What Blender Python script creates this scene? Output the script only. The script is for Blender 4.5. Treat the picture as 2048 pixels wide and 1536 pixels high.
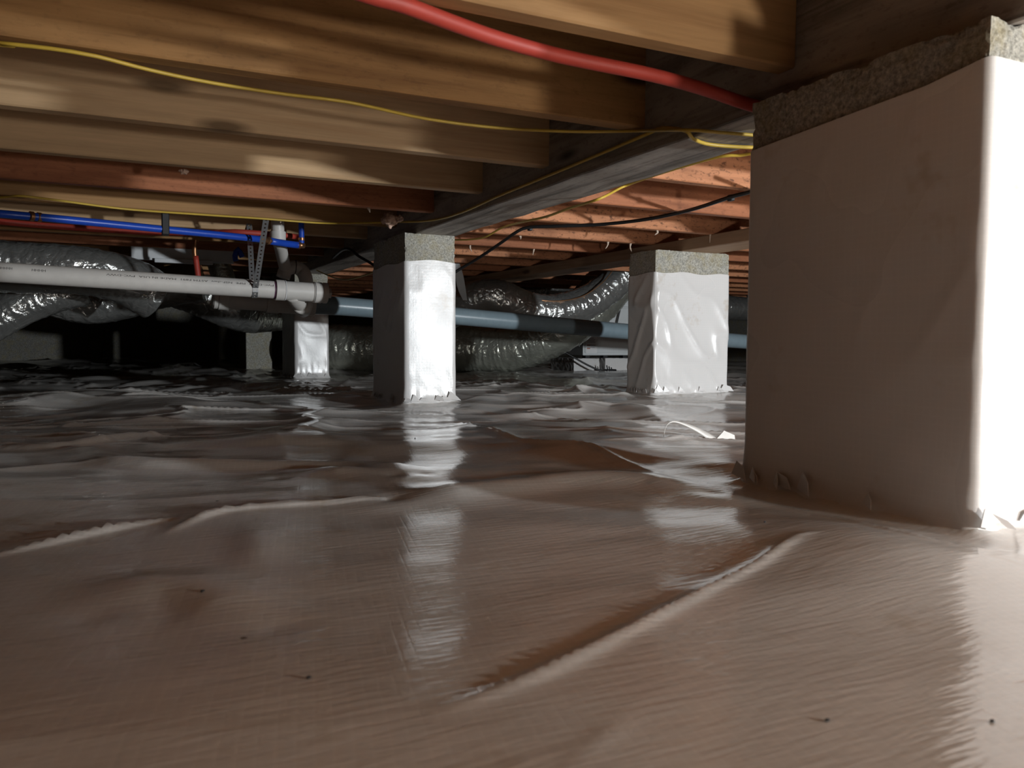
import bpy, bmesh, math, random
import numpy as np
from mathutils import Matrix, Vector
random.seed(4); RNG = np.random.RandomState(11)
for o in list(bpy.data.objects): bpy.data.objects.remove(o)
S = bpy.context.scene
C = S.collection

# ------------------------------------------------------------------ camera
# world: X along the joists, Y along the girders (away), Z up, floor at 0
YAW, PITCH, ROLL, FPX, CZ = .4551, -.055, .0048, 1605.07, .239
F = np.array([math.sin(YAW)*math.cos(PITCH), math.cos(YAW)*math.cos(PITCH), math.sin(PITCH)])
R0 = np.array([math.cos(YAW), -math.sin(YAW), 0.]); U0 = np.cross(R0, F)
cr, sr = math.cos(ROLL), math.sin(ROLL)
R = cr*R0+sr*U0; U = -sr*R0+cr*U0
cd = bpy.data.cameras.new('camera'); cam = bpy.data.objects.new('camera', cd); C.objects.link(cam)
cd.sensor_width = 36; cd.lens = FPX/2048*36; cd.clip_start = .02; cd.clip_end = 60
cam.matrix_world = Matrix(((R[0], U[0], -F[0], 0), (R[1], U[1], -F[1], 0), (R[2], U[2], -F[2], CZ), (0, 0, 0, 1)))
cd.dof.use_dof = True; cd.dof.focus_distance = 2.9; cd.dof.aperture_fstop = 11
S.camera = cam
def ray(x, y): return (x-1024)/FPX*R-(y-768)/FPX*U+F
O3 = np.array([0, 0, CZ])
def onz(x, y, z): d = ray(x, y); return d*((z-CZ)/d[2])+O3
def ony(x, y, Y): d = ray(x, y); return d*(Y/d[1])+O3
def onx(x, y, X): d = ray(x, y); return d*(X/d[0])+O3

# ------------------------------------------------------------------ world, lights, exposure
w = bpy.data.worlds.new('world'); S.world = w; w.use_nodes = True
w.node_tree.nodes['Background'].inputs[0].default_value = (.5, .45, .4, 1)
w.node_tree.nodes['Background'].inputs[1].default_value = .02
S.view_settings.view_transform = 'Standard'; S.view_settings.look = 'None'
S.view_settings.gamma = 1; S.view_settings.use_curve_mapping = False
S.view_settings.exposure = 0.6
S.cycles.use_adaptive_sampling = True; S.cycles.adaptive_threshold = .08
S.cycles.max_bounces = 4; S.cycles.diffuse_bounces = 4; S.cycles.glossy_bounces = 3; S.cycles.transmission_bounces = 0; S.cycles.transparent_max_bounces = 2
S.cycles.caustics_reflective = False; S.cycles.caustics_refractive = False
def lamp(name, loc, energy, color, size):
    l = bpy.data.lights.new(name, 'POINT'); l.energy = energy; l.color = color; l.shadow_soft_size = size
    o = bpy.data.objects.new(name, l); o.location = loc; C.objects.link(o); return o
def spot(name, loc, aim, energy, color, size, angle, blend):
    l = bpy.data.lights.new(name, 'SPOT'); l.energy = energy; l.color = color; l.shadow_soft_size = size; l.spot_size = math.radians(angle); l.spot_blend = blend
    o = bpy.data.objects.new(name, l); o.location = loc; C.objects.link(o)
    o.rotation_euler = (Vector(aim)-Vector(loc)).to_track_quat('-Z', 'Y').to_euler(); return o
# lit pier fronts and the shadow on the grey pipe come from a lamp behind the viewer on the right;
# the steeply lit joists and the bright near floor from a hand lamp beside the viewer
spot('work_lamp_offscreen', (2.9, -1.6, .30), (2.0, 3.3, .42), 370, (.92, .97, 1.0), .06, 92, 1.0)
lamp('hand_lamp_offscreen', (1.25, -.65, .22), 32, (1.0, .95, .88), .05)

# ------------------------------------------------------------------ helpers
def noise3(p, seed=0):
    p = np.asarray(p, float); i = np.floor(p).astype(np.int64); f = p-i
    u = f*f*f*(f*(f*6-15)+10); out = 0
    def h(ix, iy, iz):
        n = (ix*374761393+iy*668265263+iz*2147483647*3+seed*974634777) & 0xffffffff
        n = ((n ^ (n >> 13))*1274126177) & 0xffffffff
        n = ((n ^ (n >> 16))*2246822519) & 0xffffffff
        return ((n ^ (n >> 15)) & 0xffff)/32767.5-1
    for dx in (0, 1):
        for dy in (0, 1):
            for dz in (0, 1):
                wt = (u[:, 0] if dx else 1-u[:, 0])*(u[:, 1] if dy else 1-u[:, 1])*(u[:, 2] if dz else 1-u[:, 2])
                out = out+wt*h(i[:, 0]+dx, i[:, 1]+dy, i[:, 2]+dz)
    return out
def n2(x, y, sx, sy, seed): return noise3(np.stack([np.ravel(x)/sx+3.3, np.ravel(y)/sy+7.7, np.full(np.size(x), seed*1.37)], 1), seed).reshape(np.shape(x))
def tag(o, label=None, cat=None, group=None, kind=None):
    if label: o['label'] = label
    if cat: o['category'] = cat
    if group: o['group'] = group
    if kind: o['kind'] = kind
    return o
def empty(name, loc):
    o = bpy.data.objects.new(name, None); o.location = loc; o.empty_display_size = .05; C.objects.link(o); return o
def mesh(name, v, f, mat, parent=None, smooth=False, origin=None):
    v = np.asarray(v, float)
    if origin is None: origin = (v.min(0)+v.max(0))/2
    origin = np.asarray(origin, float)
    me = bpy.data.meshes.new(name); me.from_pydata((v-origin).tolist(), [], [tuple(int(k) for k in q) for q in f]); me.update()
    if smooth: me.shade_smooth()
    me.materials.append(mat)
    o = bpy.data.objects.new(name, me); C.objects.link(o)
    if parent is not None:
        o.parent = parent; o.location = origin-np.array(wloc(parent))
    else: o.location = origin
    return o
def wloc(o):
    l = np.array(o.location)
    while o.parent: o = o.parent; l = l+np.array(o.location)
    return l
def frombm(name, bm, mat, parent=None, smooth=False, origin=None):
    bm.normal_update(); v = [x.co[:] for x in bm.verts]; bm.verts.index_update()
    f = [[x.index for x in q.verts] for q in bm.faces]; bm.free()
    return mesh(name, v, f, mat, parent, smooth, origin)
def box(name, lo, hi, mat, parent=None, bev=.002, seg=1, smooth=False):
    bm = bmesh.new(); lo = np.array(lo, float); hi = np.array(hi, float)
    bmesh.ops.create_cube(bm, size=1)
    for v in bm.verts: v.co = Vector((lo+hi)/2+np.array(v.co)*(hi-lo))
    if bev: bmesh.ops.bevel(bm, geom=bm.edges[:], offset=bev, segments=seg, affect='EDGES', profile=.5)
    return frombm(name, bm, mat, parent, smooth)
def spline(pts, ds):
    P = np.asarray(pts, float)
    if len(P) == 2:
        n = max(2, int(np.linalg.norm(P[1]-P[0])/ds)+1); t = np.linspace(0, 1, n)[:, None]; return P[0]*(1-t)+P[1]*t
    Q = np.vstack([2*P[0]-P[1], P, 2*P[-1]-P[-2]]); out = []
    for i in range(1, len(Q)-2):
        n = max(2, int(np.linalg.norm(Q[i+1]-Q[i])/ds)); t = np.linspace(0, 1, n, endpoint=False)[:, None]
        a, b, c, d = Q[i-1], Q[i], Q[i+1], Q[i+2]
        out.append(.5*((2*b)+(c-a)*t+(2*a-5*b+4*c-d)*t*t+(-a+3*b-3*c+d)*t**3))
    return np.vstack(out+[P[-1:]])
def frames(P):
    T = np.gradient(P, axis=0); T /= np.linalg.norm(T, axis=1)[:, None]
    n = np.cross(T[0], [0, 0, 1.])
    if np.linalg.norm(n) < .1: n = np.cross(T[0], [1., 0, 0])
    n /= np.linalg.norm(n); N = []
    for t in T:
        n = n-t*(n@t); n /= np.linalg.norm(n); N.append(n.copy())
    N = np.array(N); return T, N, np.cross(T, N)
def west(p, n=3, dx=1.0): return [np.array(p)-np.array([dx*(n-k), 0, 0]) for k in range(n)]   # a run goes on past the frame
def tube(name, pts, r, mat, parent=None, n=12, ds=.02, disp=None, caps=True, flat=1., raw=False):
    P = np.asarray(pts, float) if raw else spline(pts, ds)
    T, N, B = frames(P); m = len(P)
    th = np.linspace(0, 2*math.pi, n, endpoint=False)
    rr = np.broadcast_to(np.asarray(r, float), (m,)) if np.ndim(r) else np.full(m, r)
    Rg = np.repeat(rr[:, None], n, 1)
    s = np.concatenate([[0], np.cumsum(np.linalg.norm(np.diff(P, axis=0), axis=1))])
    if disp is not None: Rg = Rg+disp(np.repeat(s[:, None], n, 1), np.repeat(th[None], m, 0))
    V = P[:, None]+Rg[..., None]*(np.cos(th)[None, :, None]*N[:, None]+flat*np.sin(th)[None, :, None]*B[:, None])
    V = V.reshape(-1, 3); f = []
    for i in range(m-1):
        for j in range(n):
            a = i*n+j; b = i*n+(j+1) % n; f.append((a, b, b+n, a+n))
    if caps: f.append(tuple(range(n))[::-1]); f.append(tuple(range((m-1)*n, m*n)))
    return mesh(name, V, f, mat, parent, True)
def lathe(name, p0, d, prof, mat, parent=None, n=28, smooth=True):
    """profile of (distance along d, radius) turned about the axis through p0"""
    d = np.asarray(d, float); d /= np.linalg.norm(d)
    a = np.cross(d, [0, 0, 1.]); a /= np.linalg.norm(a); b = np.cross(d, a)
    V = []; f = []
    for s, r in prof:
        for k in range(n):
            t = 2*math.pi*k/n; V.append(np.asarray(p0)+d*s+r*(math.cos(t)*a+math.sin(t)*b))
    for i in range(len(prof)-1):
        for k in range(n):
            q = i*n+k; q2 = i*n+(k+1) % n; f.append((q, q2, q2+n, q+n))
    f.append(tuple(range(n))[::-1]); f.append(tuple(range((len(prof)-1)*n, len(prof)*n)))
    o = mesh(name, V, f, mat, parent, False)
    if smooth:
        for p in o.data.polygons: p.use_smooth = len(p.vertices) == 4
        try: o.data.set_sharp_from_angle(angle=.6)
        except Exception: pass
    return o

# ------------------------------------------------------------------ materials
class NT:
    def __init__(s, name):
        s.m = bpy.data.materials.new(name); s.m.use_nodes = True; s.t = s.m.node_tree
        s.b = s.t.nodes['Principled BSDF']
    def n(s, typ, **kw):
        x = s.t.nodes.new('ShaderNode'+typ)
        for k, v in kw.items():
            if k.startswith('i_'):
                key = k[2:]; key = int(key) if key.isdigit() else key
                x.inputs[key].default_value = v
            else: setattr(x, k, v)
        return x
    def l(s, a, b): s.t.links.new(a, b)
    def math(s, op, a, b=None, clamp=False):
        x = s.n('Math', operation=op, use_clamp=clamp)
        for k, v in enumerate((a, b)):
            if v is None: continue
            if isinstance(v, (int, float)): x.inputs[k].default_value = v
            else: s.l(v, x.inputs[k])
        return x.outputs[0]
    def coord(s, scale=(1, 1, 1), rot=(0, 0, 0), rnd=False):
        c = s.n('TexCoord'); mp = s.n('Mapping'); mp.inputs['Scale'].default_value = scale; mp.inputs['Rotation'].default_value = rot
        if rnd:
            oi = s.n('ObjectInfo'); v = s.math('MULTIPLY', oi.outputs['Random'], 37.)
            cb = s.n('CombineXYZ'); [s.l(v, cb.inputs[k]) for k in range(3)]
            ad = s.n('VectorMath', operation='ADD'); s.l(c.outputs['Object'], ad.inputs[0]); s.l(cb.outputs[0], ad.inputs[1]); s.l(ad.outputs[0], mp.inputs[0])
        else: s.l(c.outputs['Object'], mp.inputs[0])
        return mp.outputs[0]
    def noise(s, vec, scale=5., detail=4., rough=.5, dist=0.):
        x = s.n('TexNoise'); x.inputs['Scale'].default_value = scale; x.inputs['Detail'].default_value = detail
        x.inputs['Roughness'].default_value = rough; x.inputs['Distortion'].default_value = dist; s.l(vec, x.inputs['Vector']); return x.outputs['Fac']
    def ramp(s, fac, stops):
        x = s.n('ValToRGB'); e = x.color_ramp.elements
        while len(e) < len(stops): e.new(.5)
        for k, (p, c) in enumerate(stops): e[k].position = p; e[k].color = (*c, 1) if len(c) == 3 else c
        s.l(fac, x.inputs[0]); return x.outputs[0]
    def mix(s, fac, a, b, blend='MIX'):
        x = s.n('MixRGB', blend_type=blend)
        for k, v in enumerate((fac, a, b)):
            if isinstance(v, (int, float)): x.inputs[k].default_value = v
            elif isinstance(v, tuple): x.inputs[k].default_value = (*v, 1)
            else: s.l(v, x.inputs[k])
        return x.outputs[0]
    def bump(s, h, strength=.3, dist=.002, prev=None):
        x = s.n('Bump'); x.inputs['Strength'].default_value = strength; x.inputs['Distance'].default_value = dist
        s.l(h, x.inputs['Height'])
        if prev is not None: s.l(prev, x.inputs['Normal'])
        return x.outputs[0]
    def out(s, col=None, rough=None, normal=None, metal=None, **kw):
        for k, v in (('Base Color', col), ('Roughness', rough), ('Normal', normal), ('Metallic', metal)):
            if v is None: continue
            if isinstance(v, (int, float)): s.b.inputs[k].default_value = v
            elif isinstance(v, tuple): s.b.inputs[k].default_value = (*v, 1)
            else: s.l(v, s.b.inputs[k])
        for k, v in kw.items(): s.b.inputs[k.replace('_', ' ')].default_value = v
        return s.m
def plain(name, col, rough=.5, metal=0., var=.12, scale=30., bump=.1, **kw):
    t = NT(name); v = t.coord((1, 1, 1), rnd=True); f = t.noise(v, scale, 2)
    c = t.ramp(f, [(.25, tuple(x*(1-var) for x in col)), (.75, tuple(min(1, x*(1+var)) for x in col))])
    return t.out(c, rough, t.bump(f, bump, .001), metal, **kw)
def liner_mat(name, col, rough=.26, floor=False):
    t = NT(name); v = t.coord((1, 1, 1))
    sep = t.n('SeparateXYZ')
    mp = t.coord((1, 1, 1), (0, 0, .21 if floor else 0)); t.l(mp, sep.inputs[0])
    def line(o, pitch):
        q = t.math('PINGPONG', o, pitch/2); return t.math('SMOOTH_MIN', t.math('MULTIPLY', q, 1/.0016), 1.0)
    if floor: a = line(sep.outputs[0], .0105); b = line(sep.outputs[1], .0105); g = t.math('MULTIPLY', a, b)
    else: a = line(sep.outputs[2], .0105); ad = t.math('ADD', sep.outputs[0], sep.outputs[1]); b = line(ad, .0105); g = t.math('MULTIPLY', a, b)
    big = t.noise(v, 3.2, 2, .6); fine = t.noise(v, 60, 2, .65)
    dirt = t.noise(t.coord((1, 1, 1), (.3, .1, .8)), 7, 4, .7)
    c = t.mix(t.math('MULTIPLY', g, .10 if floor else .05), tuple(min(1, x*1.04) for x in col), tuple(x*.5 for x in col))
    c = t.mix(t.ramp(dirt, [(.60, (0, 0, 0)), (.80, (1, 1, 1))]), c, tuple(x*k for x, k in zip(col, (.72, .62, .50))))
    spk = t.n('TexVoronoi'); spk.inputs['Scale'].default_value = 9; t.l(v, spk.inputs['Vector'])
    c = t.mix(t.ramp(spk.outputs['Distance'], [(.018, (1, 1, 1)), (.03, (0, 0, 0))]), c, (.12, .08, .05))
    nb = t.bump(g, .10, .0003); nb = t.bump(fine, .12, .001, nb)
    st = t.noise(t.coord((18, 150, 18) if floor else (60, 60, 40), (0, 0, -.5)), 1., 2, .6); nb = t.bump(st, .30 if floor else .12, .002, nb)
    rg = t.ramp(big, [(.3, (rough*.75,)*3), (.7, (rough*1.35,)*3)])
    return t.out(c, rg, nb, IOR=1.58)
def wood(name, base, dark, rough=.7, spec=.3, knots=.8, stain=0., ax=0):
    sw = lambda a: a if ax == 0 else (a[1], a[0], a[2])
    t = NT(name); v = t.coord(sw((1.6, 26, 26)), rnd=True)
    g = t.noise(v, 1., 4, .62, .6); g2 = t.noise(t.coord(sw((5, 160, 160)), rnd=True), 1., 3, .6)
    c = t.ramp(g, [(.28, dark), (.5, base), (.72, tuple(min(1, x*1.18) for x in base))])
    c = t.mix(.25, c, t.ramp(g2, [(.3, tuple(x*.6 for x in base)), (.7, tuple(min(1, x*1.15) for x in base))]))
    kn = t.n('TexVoronoi'); kn.inputs['Scale'].default_value = 1.; t.l(t.coord(sw((1.9, 2.4, 7.5)), rnd=True), kn.inputs['Vector'])
    c = t.mix(t.ramp(kn.outputs['Distance'], [(.05, (knots,)*3), (.13, (0, 0, 0))]), c, tuple(x*.35 for x in dark))
    b = t.noise(t.coord(sw((2.2, 7, 7)), rnd=True), 1., 3, .7)
    c = t.mix(t.ramp(b, [(.50, (0, 0, 0)), (.80, (.25+stain,)*3)]), c, tuple(x*.45 for x in dark))
    sp = t.noise(t.coord(sw((45, 90, 90)), rnd=True), 1., 3, .7) if stain else None
    if stain: c = t.mix(t.ramp(sp, [(.54, (0, 0, 0)), (.68, (stain,)*3)]), c, (.05, .02, .012))
    return t.out(c, rough, t.bump(t.math('ADD', g2, g), .3, .0015), Specular_IOR_Level=spec)
def concrete(name, col):
    t = NT(name); v = t.coord(rnd=True)
    a = t.noise(v, 160, 6, .75); b = t.noise(v, 22, 5, .7)
    c = t.ramp(a, [(.30, tuple(x*.30 for x in col)), (.48, tuple(x*.85 for x in col)), (.66, tuple(min(1, x*1.5) for x in col))])
    c = t.mix(t.ramp(b, [(.45, (0, 0, 0)), (.70, (.55,)*3)]), c, (.40, .33, .16))
    return t.out(c, .95, t.bump(a, .9, .004), Specular_IOR_Level=.15)
def foil(name, col=(.74, .75, .72), rough=.26, metal=.62):
    t = NT(name); v = t.coord(rnd=True)
    a = t.noise(v, 24, 4, .6, 1.2); vo = t.n('TexVoronoi', feature='DISTANCE_TO_EDGE'); vo.inputs['Scale'].default_value = 16; t.l(v, vo.inputs['Vector'])
    n = t.bump(t.ramp(vo.outputs[0], [(0, (0, 0, 0)), (.12, (1, 1, 1))]), .3, .004, t.bump(a, .55, .010))
    c = t.ramp(t.noise(v, 6, 5), [(.3, tuple(x*.8 for x in col)), (.7, col)])
    return t.out(c, rough, n, metal)
M = dict(
    floor=liner_mat('floor_liner', (.75, .73, .70), .12, True),
    wrap=liner_mat('pier_liner', (.74, .73, .72), .28),
    wood_a=wood('joist_brown', (.40, .225, .095), (.22, .105, .04)),
    wood_k=wood('joist_stained', (.38, .20, .075), (.18, .08, .026), knots=1., stain=.2),
    wood_p=wood('joist_pale', (.58, .39, .22), (.42, .25, .12), knots=.9),
    wood_r=wood('joist_red', (.42, .16, .075), (.22, .075, .035), stain=.30),
    wood_ro=wood('joist_orange', (.54, .235, .115), (.30, .11, .05), stain=.75),
    wood_g=wood('girder_grey', (.42, .38, .34), (.05, .043, .037), .75, .25, stain=.3, ax=1),
    wood_s=wood('subfloor_wood', (.38, .23, .11), (.24, .13, .055)),
    wood_b=wood('girder_brown', (.42, .27, .17), (.24, .13, .07), ax=1),
    block=concrete('concrete_block', (.46, .45, .40)),
    wall=concrete('foundation_block', (.34, .33, .30)),
    foil=foil('duct_foil', (.66, .67, .65), .20, .8), foil_d=foil('duct_foil_plain', (.66, .67, .65), .20, .8), foil_g=foil('duct_foil_worn', (.70, .72, .63), .22, .75),
    pvc=plain('white_pvc', (.72, .69, .65), .42, var=.05, IOR=1.45),
    pvc2=plain('white_pvc_fitting', (.70, .67, .63), .45, var=.05),
    grey=plain('grey_pvc', (.22, .29, .33), .30, var=.07),
    blue=plain('blue_pex', (.015, .075, .52), .35, var=.06),
    red=plain('red_pex', (.44, .05, .032), .55, var=.1, scale=14),
    yellow=plain('yellow_cable', (.62, .42, .06), .45, var=.08),
    black=plain('black_rubber', (.012, .012, .013), .45),
    dark=plain('dark_plastic', (.02, .02, .022), .5),
    copper=plain('copper_ring', (.52, .26, .13), .35, .9),
    zinc=plain('galvanised_steel', (.60, .61, .62), .34, .85, var=.15),
    white=plain('white_sheet_metal', (.68, .71, .72), .35, var=.03),
    whitebit=plain('white_board', (.72, .74, .76), .6, var=.05),
    foam=plain('pink_spray_foam', (.58, .40, .31), .85, var=.25, bump=.5),
    wisp=plain('insulation_wisp', (.62, .50, .40), .9),
    purple=plain('purple_primer', (.10, .03, .07), .5),
    ink=plain('print_ink', (.06, .05, .05), .6),
    label_w=plain('label_white', (.80, .80, .80), .5, var=.03),
    label_r=plain('label_red_print', (.45, .16, .11), .6, var=.1),
    label_k=plain('label_grey_print', (.25, .25, .27), .6, var=.1),
    flap=plain('torn_liner_plastic', (.72, .70, .66), .35, var=.1),
)

# ------------------------------------------------------------------ pier data, floor
JB, GB = .6716, .6215            # joist bottom, girder bottom
PL, PW = .397, .194
PIERS = [dict(x=.928, y=.62, lx=PW, ly=PL, wt=.545), dict(x=.928, y=2.777, lx=PW, ly=PL, wt=.523),
         dict(x=.928, y=4.79, lx=PW, ly=PL, wt=.545), dict(x=2.037, y=2.793, lx=PL, ly=PW, wt=.525)]
q = onz(492, 741, 0); PIERS.append(dict(x=q[0], y=q[1], lx=PW, ly=PL, wt=.53))
def pd(x, y, p):
    dx = np.maximum(np.maximum(p['x']-x, x-p['x']-p['lx']), 0); dy = np.maximum(np.maximum(p['y']-y, y-p['y']-p['ly']), 0)
    return np.hypot(dx, dy)
G = lambda *px: [onz(a, b, 0)[:2] for a, b in px]
RIDGES = [  # polyline on the floor, height, half width on each side
    (G((840, 1465), (950, 1422), (1100, 1352), (1250, 1268), (1400, 1187), (1530, 1124), (1600, 1088), (1660, 1085)), .006, .0045),
    (G((1120, 1560), (1200, 1500), (1275, 1442)), .004, .004),
    (G((-60, 1115), (0, 1103), (120, 1080), (250, 1058), (370, 1036)), .012, .005),
    (G((320, 1075), (440, 1029), (600, 1013), (800, 999)), .009, .006),
    (G((780, 1002), (1000, 978), (1150, 962), (1300, 965), (1430, 990)), .014, .035),
    (G((-60, 905), (100, 907), (220, 890), (345, 866)), .012, .012),
    (G((140, 903), (250, 938), (420, 936), (700, 930), (850, 955)), .010, .030),
    (G((905, 842), (1000, 880), (1060, 900), (1180, 915), (1330, 955)), .007, .010),
    (G((1050, 870), (1300, 875), (1430, 882)), .007, .012),
    (G((1180, 905), (1330, 895), (1450, 878)), .008, .010),
    (G((560, 880), (640, 850), (760, 850)), .012, .05),
    (G((1000, 835), (1130, 818), (1240, 812), (1380, 840)), .014, .05),
    (G((920, 815), (1000, 798), (1100, 808)), .012, .05),
    (G((0, 820), (200, 800), (420, 812)), .014, .07),
    (G((380, 785), (520, 778), (640, 783)), .014, .07),
    (G((60, 745), (300, 742), (480, 748)), .020, .16),
    (G((1000, 768), (1100, 780), (1240, 790)), .010, .03),
    (G((1140, 790), (1210, 778), (1250, 800)), .012, .02),
    (G((1480, 1000), (1560, 1015), (1680, 1045), (1800, 1082), (1930, 1108), (2050, 1115)), .006, .006),
    (G((550, 962), (650, 950), (790, 958)), .012, .03),
    (G((500, 1040), (515, 1100), (490, 1160)), .003, .02),
    (G((180, 1240), (300, 1175), (420, 1190), (560, 1260)), .006, .035),
]
def seg_dist(x, y, pts):
    d = np.full(x.shape, 9.)
    P = spline(np.c_[np.array(pts), np.zeros(len(pts))], .04)[:, :2]
    lo = P.min(0)-.6; hi = P.max(0)+.6
    k = (x > lo[0]) & (x < hi[0]) & (y > lo[1]) & (y < hi[1])
    xs, ys = x[k], y[k]; dd = np.full(xs.shape, 9.)
    for a, b in zip(P[:-1], P[1:]):
        v = b-a; L = v@v+1e-12; t = np.clip(((xs-a[0])*v[0]+(ys-a[1])*v[1])/L, 0, 1)
        dd = np.minimum(dd, np.hypot(xs-a[0]-t*v[0], ys-a[1]-t*v[1]))
    e = np.minimum(np.hypot(xs-P[0][0], ys-P[0][1]), np.hypot(xs-P[-1][0], ys-P[-1][1]))
    d[k] = dd; te = np.ones(x.shape); te[k] = np.clip(e/.10, 0, 1); return d, te
def hf(x, y):
    x = np.asarray(x, float); y = np.asarray(y, float)
    # coordinates turned to the folds' common run
    a = .35; u = x*math.cos(a)-y*math.sin(a); v = x*math.sin(a)+y*math.cos(a)
    nf = np.clip((np.hypot(x, y)-.55)/1.2, .35, 1)
    h = .016*n2(u, v, 1.1, .75, 1)+nf*((.013+.006*np.clip(y-1.2, 0, 1))*n2(u, v, .55, .30, 2)+.005*n2(u, v, .22, .13, 3))
    wr = 1-np.abs(n2(u, v, .42, .26, 4)); h = h+nf*nf*.012*wr**6
    wr = 1-np.abs(n2(u+.2*n2(u, v, .3, .3, 9), v, .30, .17, 5)); far = np.clip((y-1.6)/1.2, 0, 1)
    h = h+.011*far*wr**9+.0008*nf*n2(u, v, .06, .035, 6)+.0014*n2(u, v, .21, .10, 8)
    for pts, hh, ww in RIDGES:
        d, te = seg_dist(x, y, pts); h = h+hh*te*(np.exp(-d/ww) if ww < .012 else np.exp(-(d/ww)**2*.5))
    # smooth mound in front of the large pier, its base pulled up by the wrap
    h = h+.02*np.exp(-(((x-.78)/.20)**2+((y-.62)/.16)**2))
    m = 1.
    for p in PIERS:
        d = pd(x, y, p); m = m*(1-.85*np.exp(-(d/.10)**2)); h = h*(1-.85*np.exp(-(d/.10)**2))+.016*np.exp(-d/.022)
    near = np.clip((np.hypot(x, y)-.02)/.5, .15, 1)
    return h*near
def hz(x, y): return float(hf(np.array([x]), np.array([y]))[0])
def axis(d0, d1, st, lo, hi, g):
    a = list(np.arange(d0, d1, st)); s = st
    while a[-1] < hi: s *= g; a.append(min(hi, a[-1]+s))
    s = st; b = []; q = d0
    while q > lo: s *= g; q = max(lo, q-s); b.append(q)
    return np.array(b[::-1]+a)
XL, XR, YF, YB = -4.6, 6.2, -4.2, 9.6
xs = axis(-.5, 2.3, .0068, XL, XR, 1.035); ys = axis(.2, 3.4, .0068, YF, YB, 1.024)
gx, gy = np.meshgrid(xs, ys, indexing='ij'); gz = hf(gx.ravel(), gy.ravel())
nx, ny = gx.shape
V = np.c_[gx.ravel(), gy.ravel(), gz]
ii = (np.arange(nx-1)[:, None]*ny+np.arange(ny-1)[None]).ravel()
fl = mesh('floor', V, np.c_[ii, ii+ny, ii+ny+1, ii+1], M['floor'], smooth=True, origin=(0, 0, 0))
tag(fl, 'glossy white reinforced vapour barrier sheet laid in folds over the crawl space ground', kind='structure')

# ------------------------------------------------------------------ room shell
for nm, lo, hi, m in (('wall_back', (XL, YB, -.1), (XR, YB+.2, 1.0), 'wall'), ('wall_left', (XL-.2, YF, -.1), (XL, YB, 1.0), 'wall'),
                      ('wall_right', (XR, YF, -.1), (XR+.2, YB, 1.0), 'wall'), ('wall_front', (XL, YF-.2, -.1), (XR, YF, 1.0), 'wall'),
                      ('ceiling', (XL-.2, YF-.2, JB+.235), (XR+.2, YB+.2, JB+.26), 'wood_s')):
    tag(box(nm, lo, hi, M[m], bev=0), kind='structure')

# ------------------------------------------------------------------ girders and joists
def timber(name, lo, hi, mat, wob=.0015, seed=0, rough_edge=0.):
    """sawn timber along its longest axis: rounded arrises, slight waviness"""
    lo = np.array(lo, float); hi = np.array(hi, float); ax = int(np.argmax(hi-lo)); L = hi[ax]-lo[ax]
    o1, o2 = [k for k in range(3) if k != ax]
    n = max(2, int(L/.05)); s = np.linspace(0, L, n); b = .003
    A, B = hi[o1]-lo[o1], hi[o2]-lo[o2]
    prof = [(b, 0), (A-b, 0), (A, b), (A, B-b), (A-b, B), (b, B), (0, B-b), (0, b)]
    V = []; k8 = len(prof)
    for i, t in enumerate(s):
        for (p, q2) in prof:
            c = np.zeros(3); c[ax] = lo[ax]+t; c[o1] = lo[o1]+p; c[o2] = lo[o2]+q2; V.append(c)
    V = np.array(V)
    if wob:
        t = np.repeat(s, k8); V[:, o1] += wob*noise3(np.c_[t*1.7, np.full(len(t), seed*3.1), np.zeros(len(t))], seed)
    if rough_edge:
        V += rough_edge*np.c_[[noise3(V*np.array([9, 9, 40.])+k*13, seed+k) for k in range(3)]].T*(np.arange(3) != ax)
    f = []
    for i in range(n-1):
        for k in range(k8):
            a = i*k8+k; b2 = i*k8+(k+1) % k8; f.append((a, b2, b2+k8, a+k8))
    f.append(tuple(range(k8))[::-1]); f.append(tuple(range((n-1)*k8, n*k8)))
    return mesh(name, V, f, mat)
tag(timber('girder', (.972, YF, GB), (1.128, YB, JB+.235), M['wood_g'], .002, 1, .0016), 'weathered dark grey wooden girder resting on three wrapped piers in a row', 'girder')
tag(timber('girder', (2.175, YF, GB), (2.365, YB, JB), M['wood_b'], .002, 2, .001), 'brown wooden girder over the wide wrapped pier, above the silver ducts', 'girder')
ORD = ['first', 'second', 'third', 'fourth', 'fifth', 'sixth', 'seventh', 'eighth', 'ninth', 'tenth', 'eleventh', 'twelfth', 'thirteenth', 'fourteenth', 'fifteenth', 'sixteenth', 'seventeenth', 'eighteenth', 'nineteenth', 'twentieth', 'twenty-first']
LM = {0: 'wood_a', 1: 'wood_k', 2: 'wood_p', 3: 'wood_p', 4: 'wood_r', 5: 'wood_a', 6: 'wood_p', 7: 'wood_a'}
CN = {'wood_a': 'brown', 'wood_k': 'dark-knotted brown', 'wood_p': 'pale', 'wood_r': 'reddish-brown', 'wood_ro': 'orange-red'}
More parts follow.
